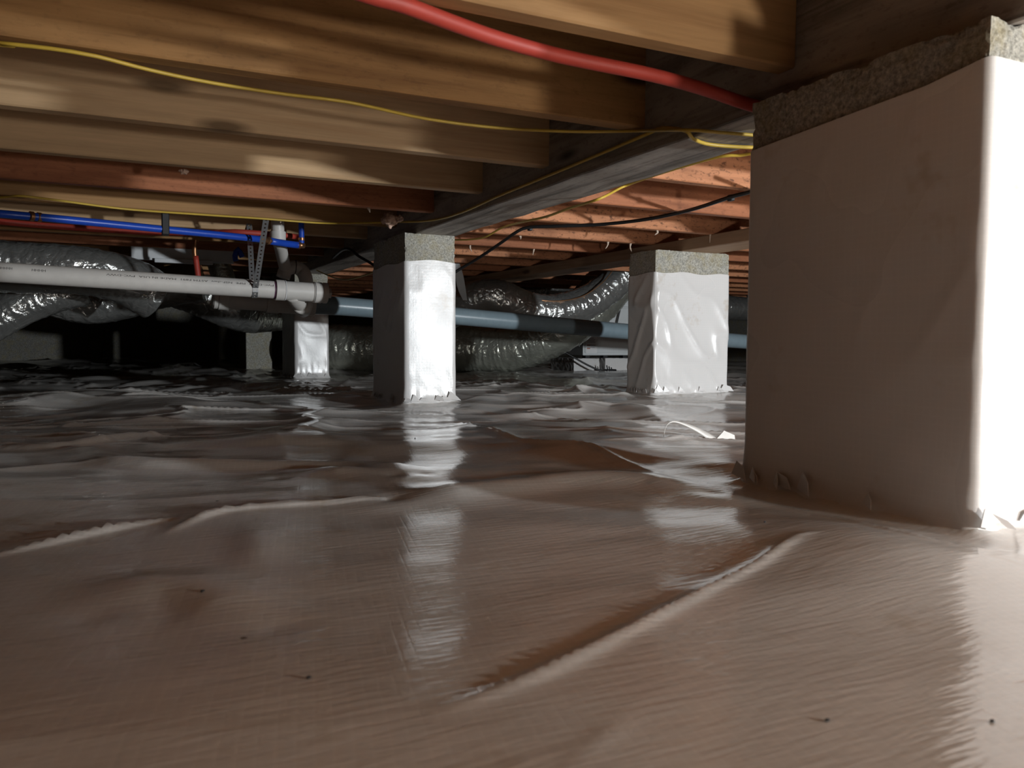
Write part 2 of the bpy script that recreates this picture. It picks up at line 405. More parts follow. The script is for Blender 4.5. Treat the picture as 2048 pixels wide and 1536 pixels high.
for i in range(-6, 21):
    y = 1.007+.406*i
    m = LM.get(i, 'wood_a' if i % 2 else 'wood_r')
    L = timber('floor_joist', (XL+.01, y-.038, JB), (.971, y, JB+.235), M[m], .003, 10+i)
    Rj = timber('floor_joist', (1.129, y-.038, JB), (XR-.01, y, JB+.235), M['wood_ro' if i % 3 else 'wood_r'], .003, 50+i)
    if i < 0:
        tag(L, f'brown joist on the drain pipe side, {ORD[-i-1]} before the large pier', 'joist', 'joists on the drain pipe side')
        tag(Rj, f'reddish joist on the duct side, {ORD[-i-1]} before the large pier', 'joist', 'joists on the duct side')
    else:
        tag(L, f'{CN[m]} joist on the drain pipe side of the grey girder, {ORD[i]} beyond large pier', 'joist', 'joists on the drain pipe side')
        tag(Rj, f'weathered {"orange" if i % 3 else "red"} joist on the duct side of the grey girder, {ORD[i]} beyond large pier', 'joist', 'joists on the duct side')

# ------------------------------------------------------------------ piers
def rough_block(name, lo, hi, mat, parent, seed, amp=.0035, step=.009):
    lo = np.array(lo, float); hi = np.array(hi, float); d = hi-lo; n = np.maximum(2, (d/step).astype(int))
    bm = bmesh.new(); idx = {}
    def vt(k):
        if k not in idx:
            p = lo+d*np.array(k)/n; c = (lo+hi)/2
            idx[k] = bm.verts.new(p)
        return idx[k]
    for ax in range(3):
        a, b = [k for k in range(3) if k != ax]
        for side in (0, n[ax]):
            for i in range(n[a]):
                for j in range(n[b]):
                    ks = []
                    for di, dj in ((0, 0), (1, 0), (1, 1), (0, 1)):
                        k = [0, 0, 0]; k[ax] = int(side); k[a] = i+di; k[b] = j+dj; ks.append(vt(tuple(k)))
                    bm.faces.new(ks)
    bmesh.ops.recalc_face_normals(bm, faces=bm.faces[:]); bm.normal_update()
    P = np.array([v.co[:] for v in bm.verts]); N = np.array([v.normal[:] for v in bm.verts])
    e = np.minimum(P-lo, hi-P); es = np.sort(e, axis=1)[:, 1]
    crumble = np.exp(-es/.008)
    nz = noise3(P*95, seed)*.6+noise3(P*220, seed+5)*.4; n_low = noise3(P*30, seed+9)
    D = -amp*(.35*np.abs(nz)+crumble*(.9*np.maximum(0, nz+.2)+.8*np.maximum(0, n_low)))
    keep = np.abs(N[:, 2]) > .9
    P2 = P+N*D[:, None]
    for v, c in zip(bm.verts, P2): v.co = c
    return frombm(name, bm, mat, parent, False)
def sleeve(name, p, z1, parent, seed, bulge=.004, top=None):
    """liner wrap: rounded rectangle loop, pulled tight at the top, crumpled at its foot"""
    off = .004; x0, x1, y0, y1 = p['x']-off, p['x']+p['lx']+off, p['y']-off, p['y']+p['ly']+off; rc = .012
    pts = []; nor = []
    def arc(cx, cy, a0):
        for t in np.linspace(0, math.pi/2, 6): pts.append((cx+rc*math.cos(a0+t), cy+rc*math.sin(a0+t))); nor.append((math.cos(a0+t), math.sin(a0+t)))
    def side(a, b, nn):
        L = math.hypot(b[0]-a[0], b[1]-a[1]); k = int(L/.0085)
        for i in range(1, k): pts.append((a[0]+(b[0]-a[0])*i/k, a[1]+(b[1]-a[1])*i/k)); nor.append(nn)
    arc(x1-rc, y0+rc, -math.pi/2); side((x1, y0+rc), (x1, y1-rc), (1, 0)); arc(x1-rc, y1-rc, 0); side((x1-rc, y1), (x0+rc, y1), (0, 1))
    arc(x0+rc, y1-rc, math.pi/2); side((x0, y1-rc), (x0, y0+rc), (-1, 0)); arc(x0+rc, y0+rc, math.pi); side((x0+rc, y0), (x1-rc, y0), (0, -1))
    pts = np.array(pts); nor = np.array(nor); n = len(pts)
    zs = np.concatenate([np.linspace(-.012, .06, 14), np.linspace(.07, z1, max(8, int(z1/.011)))]); m = len(zs)
    zz = np.repeat(zs, n); pp = np.tile(pts, (m, 1)); nn = np.tile(nor, (m, 1)); t = np.clip(zz/z1, 0, 1)
    if top is not None:
        tv = np.tile(np.array([top(a, b) for a, b in pts]), m); zz = zz+tv*np.clip((t-.6)/.4, 0, 1)
    Q = np.c_[pp, zz]
    corner = np.tile((np.abs(nor[:, 0])*np.abs(nor[:, 1]) > .05).astype(float), m)
    wr = (1-np.abs(noise3(np.c_[pp*9+zz[:, None]*5.5, zz*3.5], seed)))**4
    D = bulge*(.7*noise3(np.c_[pp*7, zz*5], seed+1)+1.2*wr)*np.sin(np.pi*np.clip(t, .02, .98))**.5*(1-.6*corner)
    foot = np.exp(-np.maximum(zz, 0)/.016)
    D += foot*.016*(1+.5*noise3(np.c_[pp*45, zz*10], seed+2))+.004*np.exp(-zz/.05)*noise3(np.c_[pp*60, zz*25], seed+3)
    D = np.maximum(D, -.002)
    Q[:, :2] += nn*D[:, None]
    f = []
    for i in range(m-1):
        for j in range(n):
            a = i*n+j; b = i*n+(j+1) % n; f.append((a, b, b+n, a+n))
    return mesh(name, Q, f, M['wrap'], parent, True)
def flap(name, pts, mat, parent=None, th=.0012):
    """small torn piece of plastic: polygon fan with thickness"""
    P = np.array(pts, float); n = len(P); nn = np.cross(P[1]-P[0], P[2]-P[0]); nn /= np.linalg.norm(nn)+1e-9
    V = np.vstack([P, P+nn*th]); f = [tuple(range(n))[::-1], tuple(range(n, 2*n))]+[(i, (i+1) % n, (i+1) % n+n, i+n) for i in range(n)]
    return mesh(name, V, f, mat, parent)
PLAB = ['large near pier wrapped in white liner, rough concrete cap, yellow cables running behind it',
        'narrow white-wrapped pier with mossy concrete cap under the grey girder, beside the grey pipe',
        'small white-wrapped pier behind the white drain pipe fittings',
        'wide white-wrapped pier with grey concrete cap before the grey pipe and dehumidifier',
        'dim bare block pier in the dark beneath the hanging ducts']
for k, p in enumerate(PIERS):
    e = empty('masonry_pier', (p['x']+p['lx']/2, p['y']+p['ly']/2, 0)); tag(e, PLAB[k], 'pier', 'masonry piers')
    x0, y0, x1, y1 = p['x'], p['y'], p['x']+p['lx'], p['y']+p['ly']
    top = None
    if k == 0: top = lambda a, b: .022*np.clip((1.02-b)/.40, 0, 1)+.008*np.clip((.70-b)/.08, 0, 1)
    box('block_column', (x0+.003, y0+.003, -.03), (x1-.003, y1-.003, p['wt']-.01), M['block'], e, .004)
    rough_block('cap_block', (x0, y0, p['wt']-.012), (x1, y1, GB+.0015), M['block'], e, 31+k, .006 if k == 0 else .0045, .0065 if k == 0 else .009)
    wobble = (lambda s: (lambda a, b: .004*math.sin(a*31+s)+.004*math.sin(b*23+s*2)))(k)
    if k == 4: continue
    sl = sleeve('liner_wrap', p, p['wt'], e, 70+k, .008 if k == 3 else .0015 if k == 0 else .0025, top or wobble)
    rs = random.Random(k+5)
    for j in range(14 if k < 4 else 0):   # torn tape along the foot
        if j % 2: bx, by, nxn = rs.uniform(x0, x1), y0-.012, (0, -1)
        else: bx, by, nxn = x0-.012, rs.uniform(y0, y1), (-1, 0)
        if j == 1: bx, by = x1-.01, y0-.014
        if j == 3: bx, by = x0+.005, y0-.014
        s = rs.uniform(.012, .026)*(1.5 if j in (1,) else 1); g = hz(bx, by)
        tx, ty = -nxn[1], nxn[0]; o = rs.uniform(.004, .022)
        flap('tape_flap', [(bx-tx*s, by-ty*s, max(g, 0)+.008), (bx+tx*s*.8+nxn[0]*o, by+ty*s*.8+nxn[1]*o, g+.004),
                           (bx+tx*s*.4+nxn[0]*o*.6, by+ty*s*.4+nxn[1]*o*.6, g+.012+s*.5*rs.random()), (bx-tx*s*.5, by-ty*s*.5, g+.018+s*rs.random())], M['wrap'], sl)

# ------------------------------------------------------------------ drain pipes
def seam_ring(name, p0, d, s, r, mat, parent): return lathe(name, p0, d, [(s-.0012, r-.002), (s-.0012, r+.0008), (s+.0012, r+.0008), (s+.0012, r-.002)], mat, parent)
# white drain pipe with the cleanout at its end
a, b = ony(-420, 517, 3.25), ony(662, 587, 3.25)
d = (b-a)/np.linalg.norm(b-a); a = a-d*2.6; L = np.linalg.norm(b-a); RP = .0345
e = empty('white_drain_pipe', tuple(a)); tag(e, 'white plastic drain pipe with printed lettering and capped cleanout, hung on perforated strap', 'pipe')
def sx(px):   # distance along the pipe at a picture column
    q = ony(px, 575, 3.25); return (q[0]-a[0])/d[0]
lathe('pipe_barrel', a, d, [(0, RP), (sx(552), RP)], M['pvc'], e)
lathe('purple_joint', a, d, [(sx(547), RP+.0006), (sx(551.5), RP+.0006)], M['purple'], e)
lathe('coupling', a, d, [(sx(550.5), RP+.002), (sx(551), RP+.006), (sx(567), RP+.006), (sx(568), RP+.004)], M['pvc'], e)
lathe('solvent_bead', a, d, [(sx(568), RP+.0045), (sx(569), RP+.007), (sx(571), RP+.004)], M['label_w'], e)
lathe('wye_body', a, d, [(sx(571), RP+.001), (sx(572), RP+.003), (sx(625), RP+.003)], M['pvc'], e)
lathe('cleanout_adapter', a, d, [(sx(625), RP+.004), (sx(627), RP+.0075), (sx(642), RP+.0075), (sx(643), RP+.005), (sx(645), RP+.005), (sx(645.5), RP+.007), (sx(653), RP+.007), (sx(654), RP+.004)], M['pvc'], e)
pl = lathe('cleanout_plug', a, d, [(sx(654), .019), (sx(662), .019)], M['pvc'], e, n=4, smooth=False)
lathe('seam_line', a, d, [(sx(627.5), RP+.0078), (sx(628.5), RP+.0078)], M['ink'], e)
br0 = a+d*sx(585)
tube('wye_branch', [br0+(0, 0, -.01), br0+d*.03+np.array([0, .06, -.035]), br0+d*.075+np.array([0, .16, -.05]), br0+d*.11+np.array([0, .33, -.055]), br0+d*.13+np.array([0, .44, -.055])], .033, M['pvc2'], e, 24, .012)
for q in (.10, .30): 
    p = br0+d*(.06 if q < .2 else .10)+np.array([0, q, -.046]); lathe('branch_hub', p-np.array([.006, .018, 0]), (.25, 1, -.05), [(0, .036), (.004, .040), (.032, .040), (.036, .036)], M['pvc2'], e)
# lettering printed along the barrel, upside down as the pipe was hung
def print_on(text, s0, length, ang, size, parent):
    cu = bpy.data.curves.new('print_text', 'FONT'); cu.body = text; cu.size = 1; cu.resolution_u = 2
    ob = bpy.data.objects.new('tmp_text', cu); C.objects.link(ob)
    dg = bpy.context.evaluated_depsgraph_get(); dg.update(); me = bpy.data.meshes.new_from_object(ob.evaluated_get(dg))
    v = np.array([x.co[:] for x in me.vertices]); f = [tuple(p.vertices) for p in me.polygons]; bpy.data.objects.remove(ob)
    wx = v[:, 0].max(); u = s0+length*(1-v[:, 0]/wx); t = ang-(.35-v[:, 1])*size/RP*-1
    aa = np.array([0, -1., 0]); bb = np.cross(d, aa); bb /= np.linalg.norm(bb); bb = bb if bb[2] > 0 else -bb; aa = np.cross(bb, d); aa = aa if aa[1] < 0 else -aa
    P = a+u[:, None]*d+(RP+.0004)*(np.cos(t)[:, None]*aa+np.sin(t)[:, None]*bb)
    return mesh('print_lettering', P, [q[::-1] for q in f], M['ink'], parent)
print_on('PVC-DWV  PIPE  NSF-dwv  ASTM F891  MADE IN USA  PVC-DWV', sx(213), sx(545)-sx(213), .42, .0105, e)
print_on('HHHH', sx(66), sx(94)-sx(66), .36, .013, e); print_on('HHHHHH', sx(-6), sx(28)-sx(-6), .36, .013, e)
# second white pipe running into the grey pipe
y2 = 3.76; R2 = .0445
ga, gb = ony(425, 596.5, y2), ony(628, 610.5, y2)
e = empty('white_drain_pipe', tuple(ga)); tag(e, 'short white drain pipe with couplings and trap riser, joined to the grey pipe', 'pipe')
d2 = (gb-ga)/np.linalg.norm(gb-ga); L2 = np.linalg.norm(gb-ga)
s2 = lambda px: (ony(px, 600, y2)[0]-ga[0])/d2[0]
lathe('pipe_barrel', ga, d2, [(s2(445), R2-.003), (s2(560), R2-.003)], M['pvc2'], e)
lathe('end_cap', ga, d2, [(0, R2-.006), (.006, R2+.001), (s2(436), R2+.001)], M['pvc2'], e)
lathe('coupling', ga, d2, [(s2(436.4), R2), (s2(437), R2+.004), (s2(456), R2+.004), (s2(457), R2)], M['pvc2'], e)
lathe('coupling', ga, d2, [(s2(532), R2), (s2(533), R2+.004), (s2(557), R2+.004), (s2(558), R2+.001)], M['pvc2'], e)
lathe('tee_body', ga, d2, [(s2(557), R2+.001), (s2(605), R2+.001)], M['pvc2'], e)
lathe('coupling', ga, d2, [(s2(603), R2+.001), (s2(605), R2+.006), (s2(628), R2+.006), (s2(629), R2)], M['pvc2'], e)
lathe('seam_line', ga, d2, [(s2(435.8), R2+.0015), (s2(436.8), R2+.0015)], M['ink'], e)
# trap: riser from the floor above, elbow over to the tee
yr = 3.58
tr = [ony(555, 442, 3.30), ony(556, 470, 3.30), ony(562, 500, 3.40), ony(570, 535, yr)]
tr[0][2] = JB+.10
rz = tube('trap_riser', tr, .0255, M['pvc2'], e, 20, .02)
lathe('riser_coupling', ony(555.5, 462, 3.30), (0, .001, -1), [(0, .027), (.003, .031), (.035, .031), (.038, .027)], M['pvc2'], rz)
tb = tube('trap_bend', [ony(566, 556, yr), ony(572, 540, yr), ony(588, 534, yr), ony(604, 542, yr), ony(612, 560, yr), ony(612, 585, y2)], .030, M['pvc2'], e, 20, .01)
p = ony(589, 534, yr); lathe('bend_seam', p, (1, 0, -.05), [(0, .0308), (.004, .0308)], M['ink'], tb)
# grey pipe
pa, pb = ony(615, 609, y2), ony(1700, 698, y2+.06)
pts = [pa, ony(750, 618, y2), ony(1253, 663, y2), ony(1475, 682, y2+.02), pb]
pts.append(np.array([6.15, pb[1]+.05, .16]))
e = tube('grey_drain_pipe', pts, .0435, M['grey'], None, 32, .04)
tag(e, 'long grey plastic drain pipe running behind the wrapped piers', 'pipe')

# perforated strap: cells with a round hole
def perf_strip(name, path, wdir, wd, mat, parent=None):
    P = np.array(path); V = []; f = []; n = len(P); wdir = np.array(wdir, float)
    for i in range(n-1):
        A, B = P[i], P[i+1]; c = (A+B)/2; h = (B-A)/2; b0 = len(V)
        for k in range(8):
            t = math.pi/4*k; cs, sn = math.cos(t), math.sin(t); m = max(abs(cs), abs(sn)); q = [round(cs/m, 6), round(sn/m, 6)]
            V.append(c+h*q[1]+wdir*wd/2*q[0])
        for k in range(8):
            t = math.pi/4*k; V.append(c+h*.40*math.sin(t)+wdir*wd*.17*math.cos(t))
        for k in range(8): f.append((b0+k, b0+(k+1) % 8, b0+8+(k+1) % 8, b0+8+k))
    o = mesh(name, V, f, mat, parent); md = o.modifiers.new('thickness', 'SOLIDIFY'); md.thickness = .0012; md.offset = 0; return o
pc = a+d*sx(508)
def strap_leg(p0, p1): n = int(np.linalg.norm(np.array(p1)-np.array(p0))/.0165)+1; return [np.array(p0)*(1-t)+np.array(p1)*t for t in np.linspace(0, 1, n)]
e = empty('pipe_hanger_strap', (pc[0], pc[1], JB)); tag(e, 'perforated galvanised metal strap slung from a joist around the white drain pipe', 'strap')
rr = RP+.0016
fr = [np.array([pc[0]+.012, 3.005, JB+.028]), np.array([pc[0]+.010, 3.005, JB])]
perf_strip('strap_front', [fr[0]]+strap_leg(fr[1], (pc[0], pc[1]-rr, pc[2])), (1, 0, 0), .021, M['zinc'], e)
arcp = [(pc[0], pc[1]-rr*math.cos(t), pc[2]-rr*math.sin(t)) for t in np.linspace(0, math.pi, 8)]
perf_strip('strap_sling', arcp, (1, 0, 0), .021, M['zinc'], e)
perf_strip('strap_back', strap_leg((pc[0], pc[1]+rr, pc[2]), (ony(497, 440, 3.42)[0], 3.404, JB+.03)), (1, 0, 0), .021, M['zinc'], e)

# ------------------------------------------------------------------ water lines
zb = JB-.058
e = empty('blue_water_pipe', tuple(onz(0, 428, zb))); tag(e, 'bright blue plastic water pipe under the joists, ending in a brass tee', 'pipe')
bl = [onz(x, y, zb) for x, y in ((-140, 414), (0, 427.5), (75, 434), (200, 446), (330, 459), (450, 471), (520, 478.5))]
tube('pipe_run', west(bl[0])+bl, .0125, M['blue'], e, 16, .04)
bl2 = [onz(x, y, zb) for x, y in ((540, 482), (570, 487), (598, 490.5))]
tube('pipe_run', bl2, .0135, M['blue'], e, 16, .03)
for px, py in ((63, 432.5), (78, 434.5), (522, 479), (536, 481.5), (597, 490.5)):
    p = onz(px, py, zb); q = onz(px+6, py+.7, zb); lathe('crimp_ring', p, q-p, [(-.006, .0135), (-.005, .0150), (.005, .0150), (.006, .0135)], M['copper'], e)
tube('tee_fitting', [onz(518, 478, zb), onz(542, 482, zb)], .0095, M['copper'], e, 14)
p = onz(603, 491, zb); tube('tee_fitting', [onz(596, 490, zb), p+(.01, 0, 0)], .011, M['copper'], e, 14)
tube('riser', [p, p+np.array([0, 0, .03]), p+np.array([0, 0, .22])], .011, M['blue'], e, 14)
lathe('crimp_ring', p+np.array([0, 0, .025]), (0, .001, 1), [(-.006, .012), (-.005, .0135), (.005, .0135), (.006, .012)], M['copper'], e)
p = onz(331, 459, zb); box('pipe_clamp', (p[0]-.012, p[1]-.018, p[2]-.020), (p[0]+.012, p[1]+.018, JB+.002), M['dark'], e, .003)
zr = JB-.013
e = tube('red_water_pipe', west(onz(-140, 420, zr))+[onz(x, y, zr) for x, y in ((-140, 420), (0, 443), (160, 456), (330, 466), (420, 466), (470, 464), (560, 470), (595, 474))], .0115, M['red'], None, 14, .04)
tag(e, 'dull red plastic water pipe running just behind the blue pipe', 'pipe')
p0 = ony(398, 470, 3.83); p1 = ony(389, 505, 3.83); p2 = ony(397, 560, 3.83); p0[2] = JB+.004
e = empty('red_water_stub', tuple(p2)); tag(e, 'short bright red pipe stub dropping behind the white drain pipe with copper bend', 'pipe')
tube('copper_bend', [p0, ony(390, 480, 3.83), p1, ony(391, 518, 3.83)], .011, M['copper'], e, 14)
tube('pipe_stub', [ony(391, 512, 3.83), p2], .0125, M['red'], e, 14)
p0 = ony(484, 482, 3.9); p0[2] = zb
e = tube('blue_water_stub', [p0, ony(476, 498, 3.9), ony(470, 512, 3.9), ony(472, 522, 3.9)], .012, M['blue'], None, 12)
tag(e, 'short dark blue pipe branch bending down behind the perforated strap', 'pipe')
rs0 = onz(700, -22, JB-.0125)
e = tube('red_water_pipe', [rs0+np.array([-1.8, -.35, 0]), rs0+np.array([-.9, -.22, 0]), rs0+np.array([-.3, -.09, 0])]+[onz(x, y, JB-.0125) for x, y in ((700, -22), (800, 7), (900, 44), (1000, 79), (1130, 114), (1300, 149), (1400, 176))]+[onx(1470, 200, .945), onx(1515, 214, .966), onx(1560, 228, .985)], .0105, M['red'], None, 18, .02)
tag(e, 'bright red plastic water pipe under the nearest joists, running behind the large pier', 'pipe')

# ------------------------------------------------------------------ cables
zc = JB-.006
y1 = [onz(x, y, zc) for x, y in ((-140, 70), (0, 86), (100, 97), (190, 112), (300, 140), (420, 165), (560, 187), (700, 205), (850, 237), (1000, 256), (1150, 263))]+[onx(1270, 262, .955)]+[onz(x, y, GB-.006) for x, y in ((1372, 260), (1440, 265), (1505, 270), (1620, 280))]
tag(tube('yellow_cable', west(y1[0])+y1, .0031, M['yellow'], None, 10, .02), 'yellow electrical cable along the joist bottoms, straight into the large pier', 'cable')
y2p = [onz(x, y, zc) for x, y in ((-140, 400), (0, 395), (40, 392), (110, 400), (250, 418), (400, 429), (520, 437), (640, 446), (720, 446), (790, 444))]
y2p += [onx(x, y, .962) for x, y in ((860, 441), (920, 426), (1000, 391), (1100, 350), (1200, 308), (1290, 270), (1325, 256))]
y2p += [onz(x, y, GB-.006) for x, y in ((1372, 262), (1384, 276), (1410, 287), (1450, 292), (1510, 295), (1600, 297))]
tag(tube('yellow_cable', west(y2p[0])+y2p, .0036, M['yellow'], None, 10, .015), 'yellow electrical cable clinging to the side of the grey girder with a hanging bend', 'cable')
y3 = [onz(x, y, zc) for x, y in ((1560, 296), (1480, 311), (1440, 313), (1330, 344), (1250, 372))]+[onx(x, y, 1.136) for x, y in ((1200, 397), (1140, 416), (1090, 434), (1040, 445))]
y3 += [onx(x, y, 1.25) for x, y in ((1005, 455), (970, 474), (940, 479), (905, 480))]
tag(tube('yellow_cable', y3, .0036, M['yellow'], None, 10, .02), 'thin yellow cable sagging below the orange joists beside the mossy pier cap', 'cable')
y4 = [onx(x, y, 1.0) for x, y in ((628, 538), (645, 546), (670, 556), (695, 559), (725, 552), (760, 540))]
tag(tube('yellow_cable', y4, .0034, M['yellow'], None, 10, .02), 'yellow cable drooping between the small pier and the narrow pier', 'cable')
bk = [onz(x, y, JB-.008) for x, y in ((1620, 350), (1500, 384), (1462, 394), (1380, 420), (1290, 439), (1200, 449), (1120, 452), (1056, 455))]
bk += [ony(x, y, Y) for x, y, Y in ((1030, 466, 2.78), (1000, 487, 2.92), (960, 514, 3.08), (920, 538, 3.2), (880, 560, 3.25), (800, 566, 3.3), (752, 533, 3.4), (720, 514, 3.45))]
bk += [onz(x, y, JB-.03) for x, y in ((690, 498), (655, 528))]
e = empty('black_cable', tuple(bk[0])); tag(e, 'thick black cable stapled under the orange joists, dipping behind the mossy-capped pier', 'cable')
tube('cable_run', bk, .0062, M['black'], e, 12, .02)
for px, py in ((1060, 455), (1462, 394)):
    p = onz(px, py, JB-.006); box('cable_clip', p-np.array([.007, .010, .012]), p+np.array([.007, .010, .0062]), M['dark'], e, .002)

# ------------------------------------------------------------------ ducts
def wrinkle(seed, r, amp=.05, pitch=.032):
    def fn(s, th):
        sh = s.shape; c, sn = np.cos(th).ravel(), np.sin(th).ravel(); ss = s.ravel()
        a = 1-np.abs(noise3(np.c_[ss/pitch+1.2*c, c*1.3, sn*1.3], seed)); b = noise3(np.c_[ss/(pitch*.45), c*2.6, sn*2.6], seed+1); g = noise3(np.c_[ss/.3, c, sn], seed+2)
        return (r*(amp*.7*(a**5-.25)+amp*.45*b*(.5+.5*a)+.06*g)).reshape(sh)
    return fn
def duct(pts, r, label, mat='foil', seed=0, amp=.05, name='flexible_duct', caps=True):
    o = tube(name, pts, r, M[mat], None, 72, .0065, wrinkle(seed, r, amp), caps); tag(o, label, 'duct', 'silver flexible ducts'); return o
D = lambda *l: [ony(x, y, Y) for x, y, Y in l]
big = D((1262, 515, 4.80), (1238, 545, 4.80), (1205, 590, 4.82), (1150, 640, 4.88), (1085, 674, 5.0), (1010, 690, 5.15), (920, 695, 5.35), (800, 695, 5.6), (690, 694, 5.82), (605, 694, 6.0))
for p in big[5:]: p[2] = .175
duct(big, .165, 'large silver foil duct lying on the liner and curving up beside the dehumidifier', 'foil_g', 3, .05)
sm = D((1268, 520, 4.45), (1248, 545, 4.45), (1220, 572, 4.45), (1170, 606, 4.45), (1110, 622, 4.45), (1060, 618, 4.45), (1020, 603, 4.45), (985, 592, 4.47), (940, 600, 4.55), (895, 625, 4.65), (860, 650, 4.72))
sm[0][2] = min(sm[0][2], JB+.1)
duct(sm, .108, 'silver foil duct hanging in a sag above the grey pipe between two piers', 'foil', 8, .055)
bkd = D((1040, 585, 6.3), (1085, 577, 6.3), (1140, 562, 6.3), (1200, 545, 6.3), (1260, 530, 6.3))
duct(bkd, .125, 'silver foil duct in the background under the brown girder', 'foil', 12, .05)
p = bkd[0]; lathe('dark_duct_collar', p-np.array([.06, 0, 0]), (1, 0, .05), [(0, .11), (.005, .125), (.05, .125), (.06, .118)], M['dark'])
tag(bpy.data.objects['dark_duct_collar'], 'black round collar closing the end of the background duct', 'collar')
duct(D((1390, 612, 5.7), (1440, 614, 5.7), (1500, 618, 5.7), (1560, 623, 5.7)), .105, 'dark foil duct seen in the gap between the wide pier and the large pier', 'foil', 60, .05)
LD = [(D((-170, 520, 4.0), (-60, 528, 4.0), (60, 535, 4.0), (170, 543, 4.0), (255, 562, 4.05), (310, 592, 4.1)), .108, 'dark foil duct lying along the top behind the white drain pipe'),
      (D((40, 560, 4.7), (100, 588, 4.68), (170, 606, 4.66), (240, 600, 4.64), (310, 580, 4.6), (370, 567, 4.58), (405, 563, 4.56)), .105, 'dull foil duct sagging in a shallow loop under the white drain pipe'),
      (D((170, 572, 4.35), (90, 590, 4.35), (30, 614, 4.35), (-40, 654, 4.35), (-120, 704, 4.35)), .095, 'shiny foil duct sloping down beside the sagging loop, out past the drain pipe'),
      (D((335, 568, 5.1), (400, 590, 5.1), (460, 615, 5.12), (500, 628, 5.3), (555, 626, 5.75)), .120, 'dull foil duct drooping below the short white drain pipe'),
      (D((285, 572, 5.8), (340, 577, 5.8), (400, 577, 5.8), (470, 580, 5.8)), .09, 'wrinkled foil duct joint behind the red pipe stub')]
LD[0] = (west(LD[0][0][0])+LD[0][0], LD[0][1], LD[0][2])
for k, (pts, r, lab) in enumerate(LD): duct(pts, r, lab, 'foil_d', 20+k, .05)
def hanger(p, r, lab):
    p = np.array(p); yj = .988+.406*round((p[1]-.988)/.406); r = r*1.04
    P = [np.array([p[0], yj-.012, JB+.002])]+[p+np.array([0, -r*math.cos(t), -r*math.sin(t)]) for t in np.linspace(-.3, math.pi+.3, 18)]+[np.array([p[0], yj+.012, JB+.002])]
    V = []; f = []
    for i, q in enumerate(P):
        V += [q-np.array([.015, 0, 0]), q+np.array([.015, 0, 0])]
        if i: f.append((2*i-2, 2*i-1, 2*i+1, 2*i))
    o = mesh('duct_hanger_strap', V, f, M['dark']); md = o.modifiers.new('thickness', 'SOLIDIFY'); md.thickness = .0015
    tag(o, lab, 'strap', 'duct hanger straps')
hanger(LD[0][0][3], LD[0][1], 'black strap holding the dark upper duct to a joist')
hanger(LD[2][0][3], LD[2][1], 'black strap holding the sloping shiny duct to a joist')
hanger(ony(1520, 619.5, 5.7), .105, 'black strap holding the duct behind the large pier')
e = tube('duct_takeoff', D((431, 495, 4.64), (436, 525, 4.64), (444, 548, 4.64), (452, 578, 4.64)), [.06, .07, .075, .08, .082, .084, .085, .085, .085, .085, .085, .085][:1][0], M['foil_g'], None, 32, .02, wrinkle(41, .07, .04))
tag(e, 'yellowish upright duct takeoff with a perforated strap behind the drain pipe', 'duct')
# white support strap at the duct's bend, copper-coloured tie line over the sagging duct
p = [ony(x, y, Y) for x, y, Y in ((915, 520, 4.28), (918, 545, 4.32), (923, 575, 4.38), (930, 600, 4.44))]; p[0][2] = JB
P = spline(p, .02); V = []; f = []
for i, q in enumerate(P):
    wdt = .012+.012*math.sin(math.pi*i/(len(P)-1)); V += [q-R*wdt, q+R*wdt]
    if i: f.append((2*i-2, 2*i-1, 2*i+1, 2*i))
o = mesh('duct_strap', V, f, M['whitebit']); md = o.modifiers.new('thickness', 'SOLIDIFY'); md.thickness = .002
tag(o, 'white plastic strap holding up the bend of the sagging silver duct', 'strap')
ti = D((1040, 574, 4.78), (1110, 566, 4.74), (1180, 555, 4.75), (1216, 530, 4.75))
tl = D((1226, 540, 4.36), (1205, 565, 4.35), (1170, 590, 4.35), (1130, 601, 4.35), (1085, 601, 4.36), (1050, 592, 4.40))
tag(tube('pink_wire', tl, .0035, M['copper'], None, 8, .02), 'thin pinkish wire following the sagging duct', 'wire')
# pale panel at the far end of the plumbing bay
p0, p1 = ony(262, 500, 4.22), ony(468, 527, 4.22)
b = empty('insulation_board', tuple((p0+p1)/2)); tag(b, 'bright white panel glimpsed behind the ducts below the far joists', 'panel')
def quadbox(name, x0, x1, z0, z1, y, th, mat, parent): return box(name, (x0, y, z0), (x1, y+th, z1), mat, parent, .002)
quadbox('panel_sheet', p0[0], p1[0], p1[2], JB+.002, 4.222, .03, M['whitebit'], b)
quadbox('panel_flange', p0[0]+.1, p1[0]-.1, p1[2]-.012, p1[2]+.008, 4.20, .03, M['whitebit'], b)

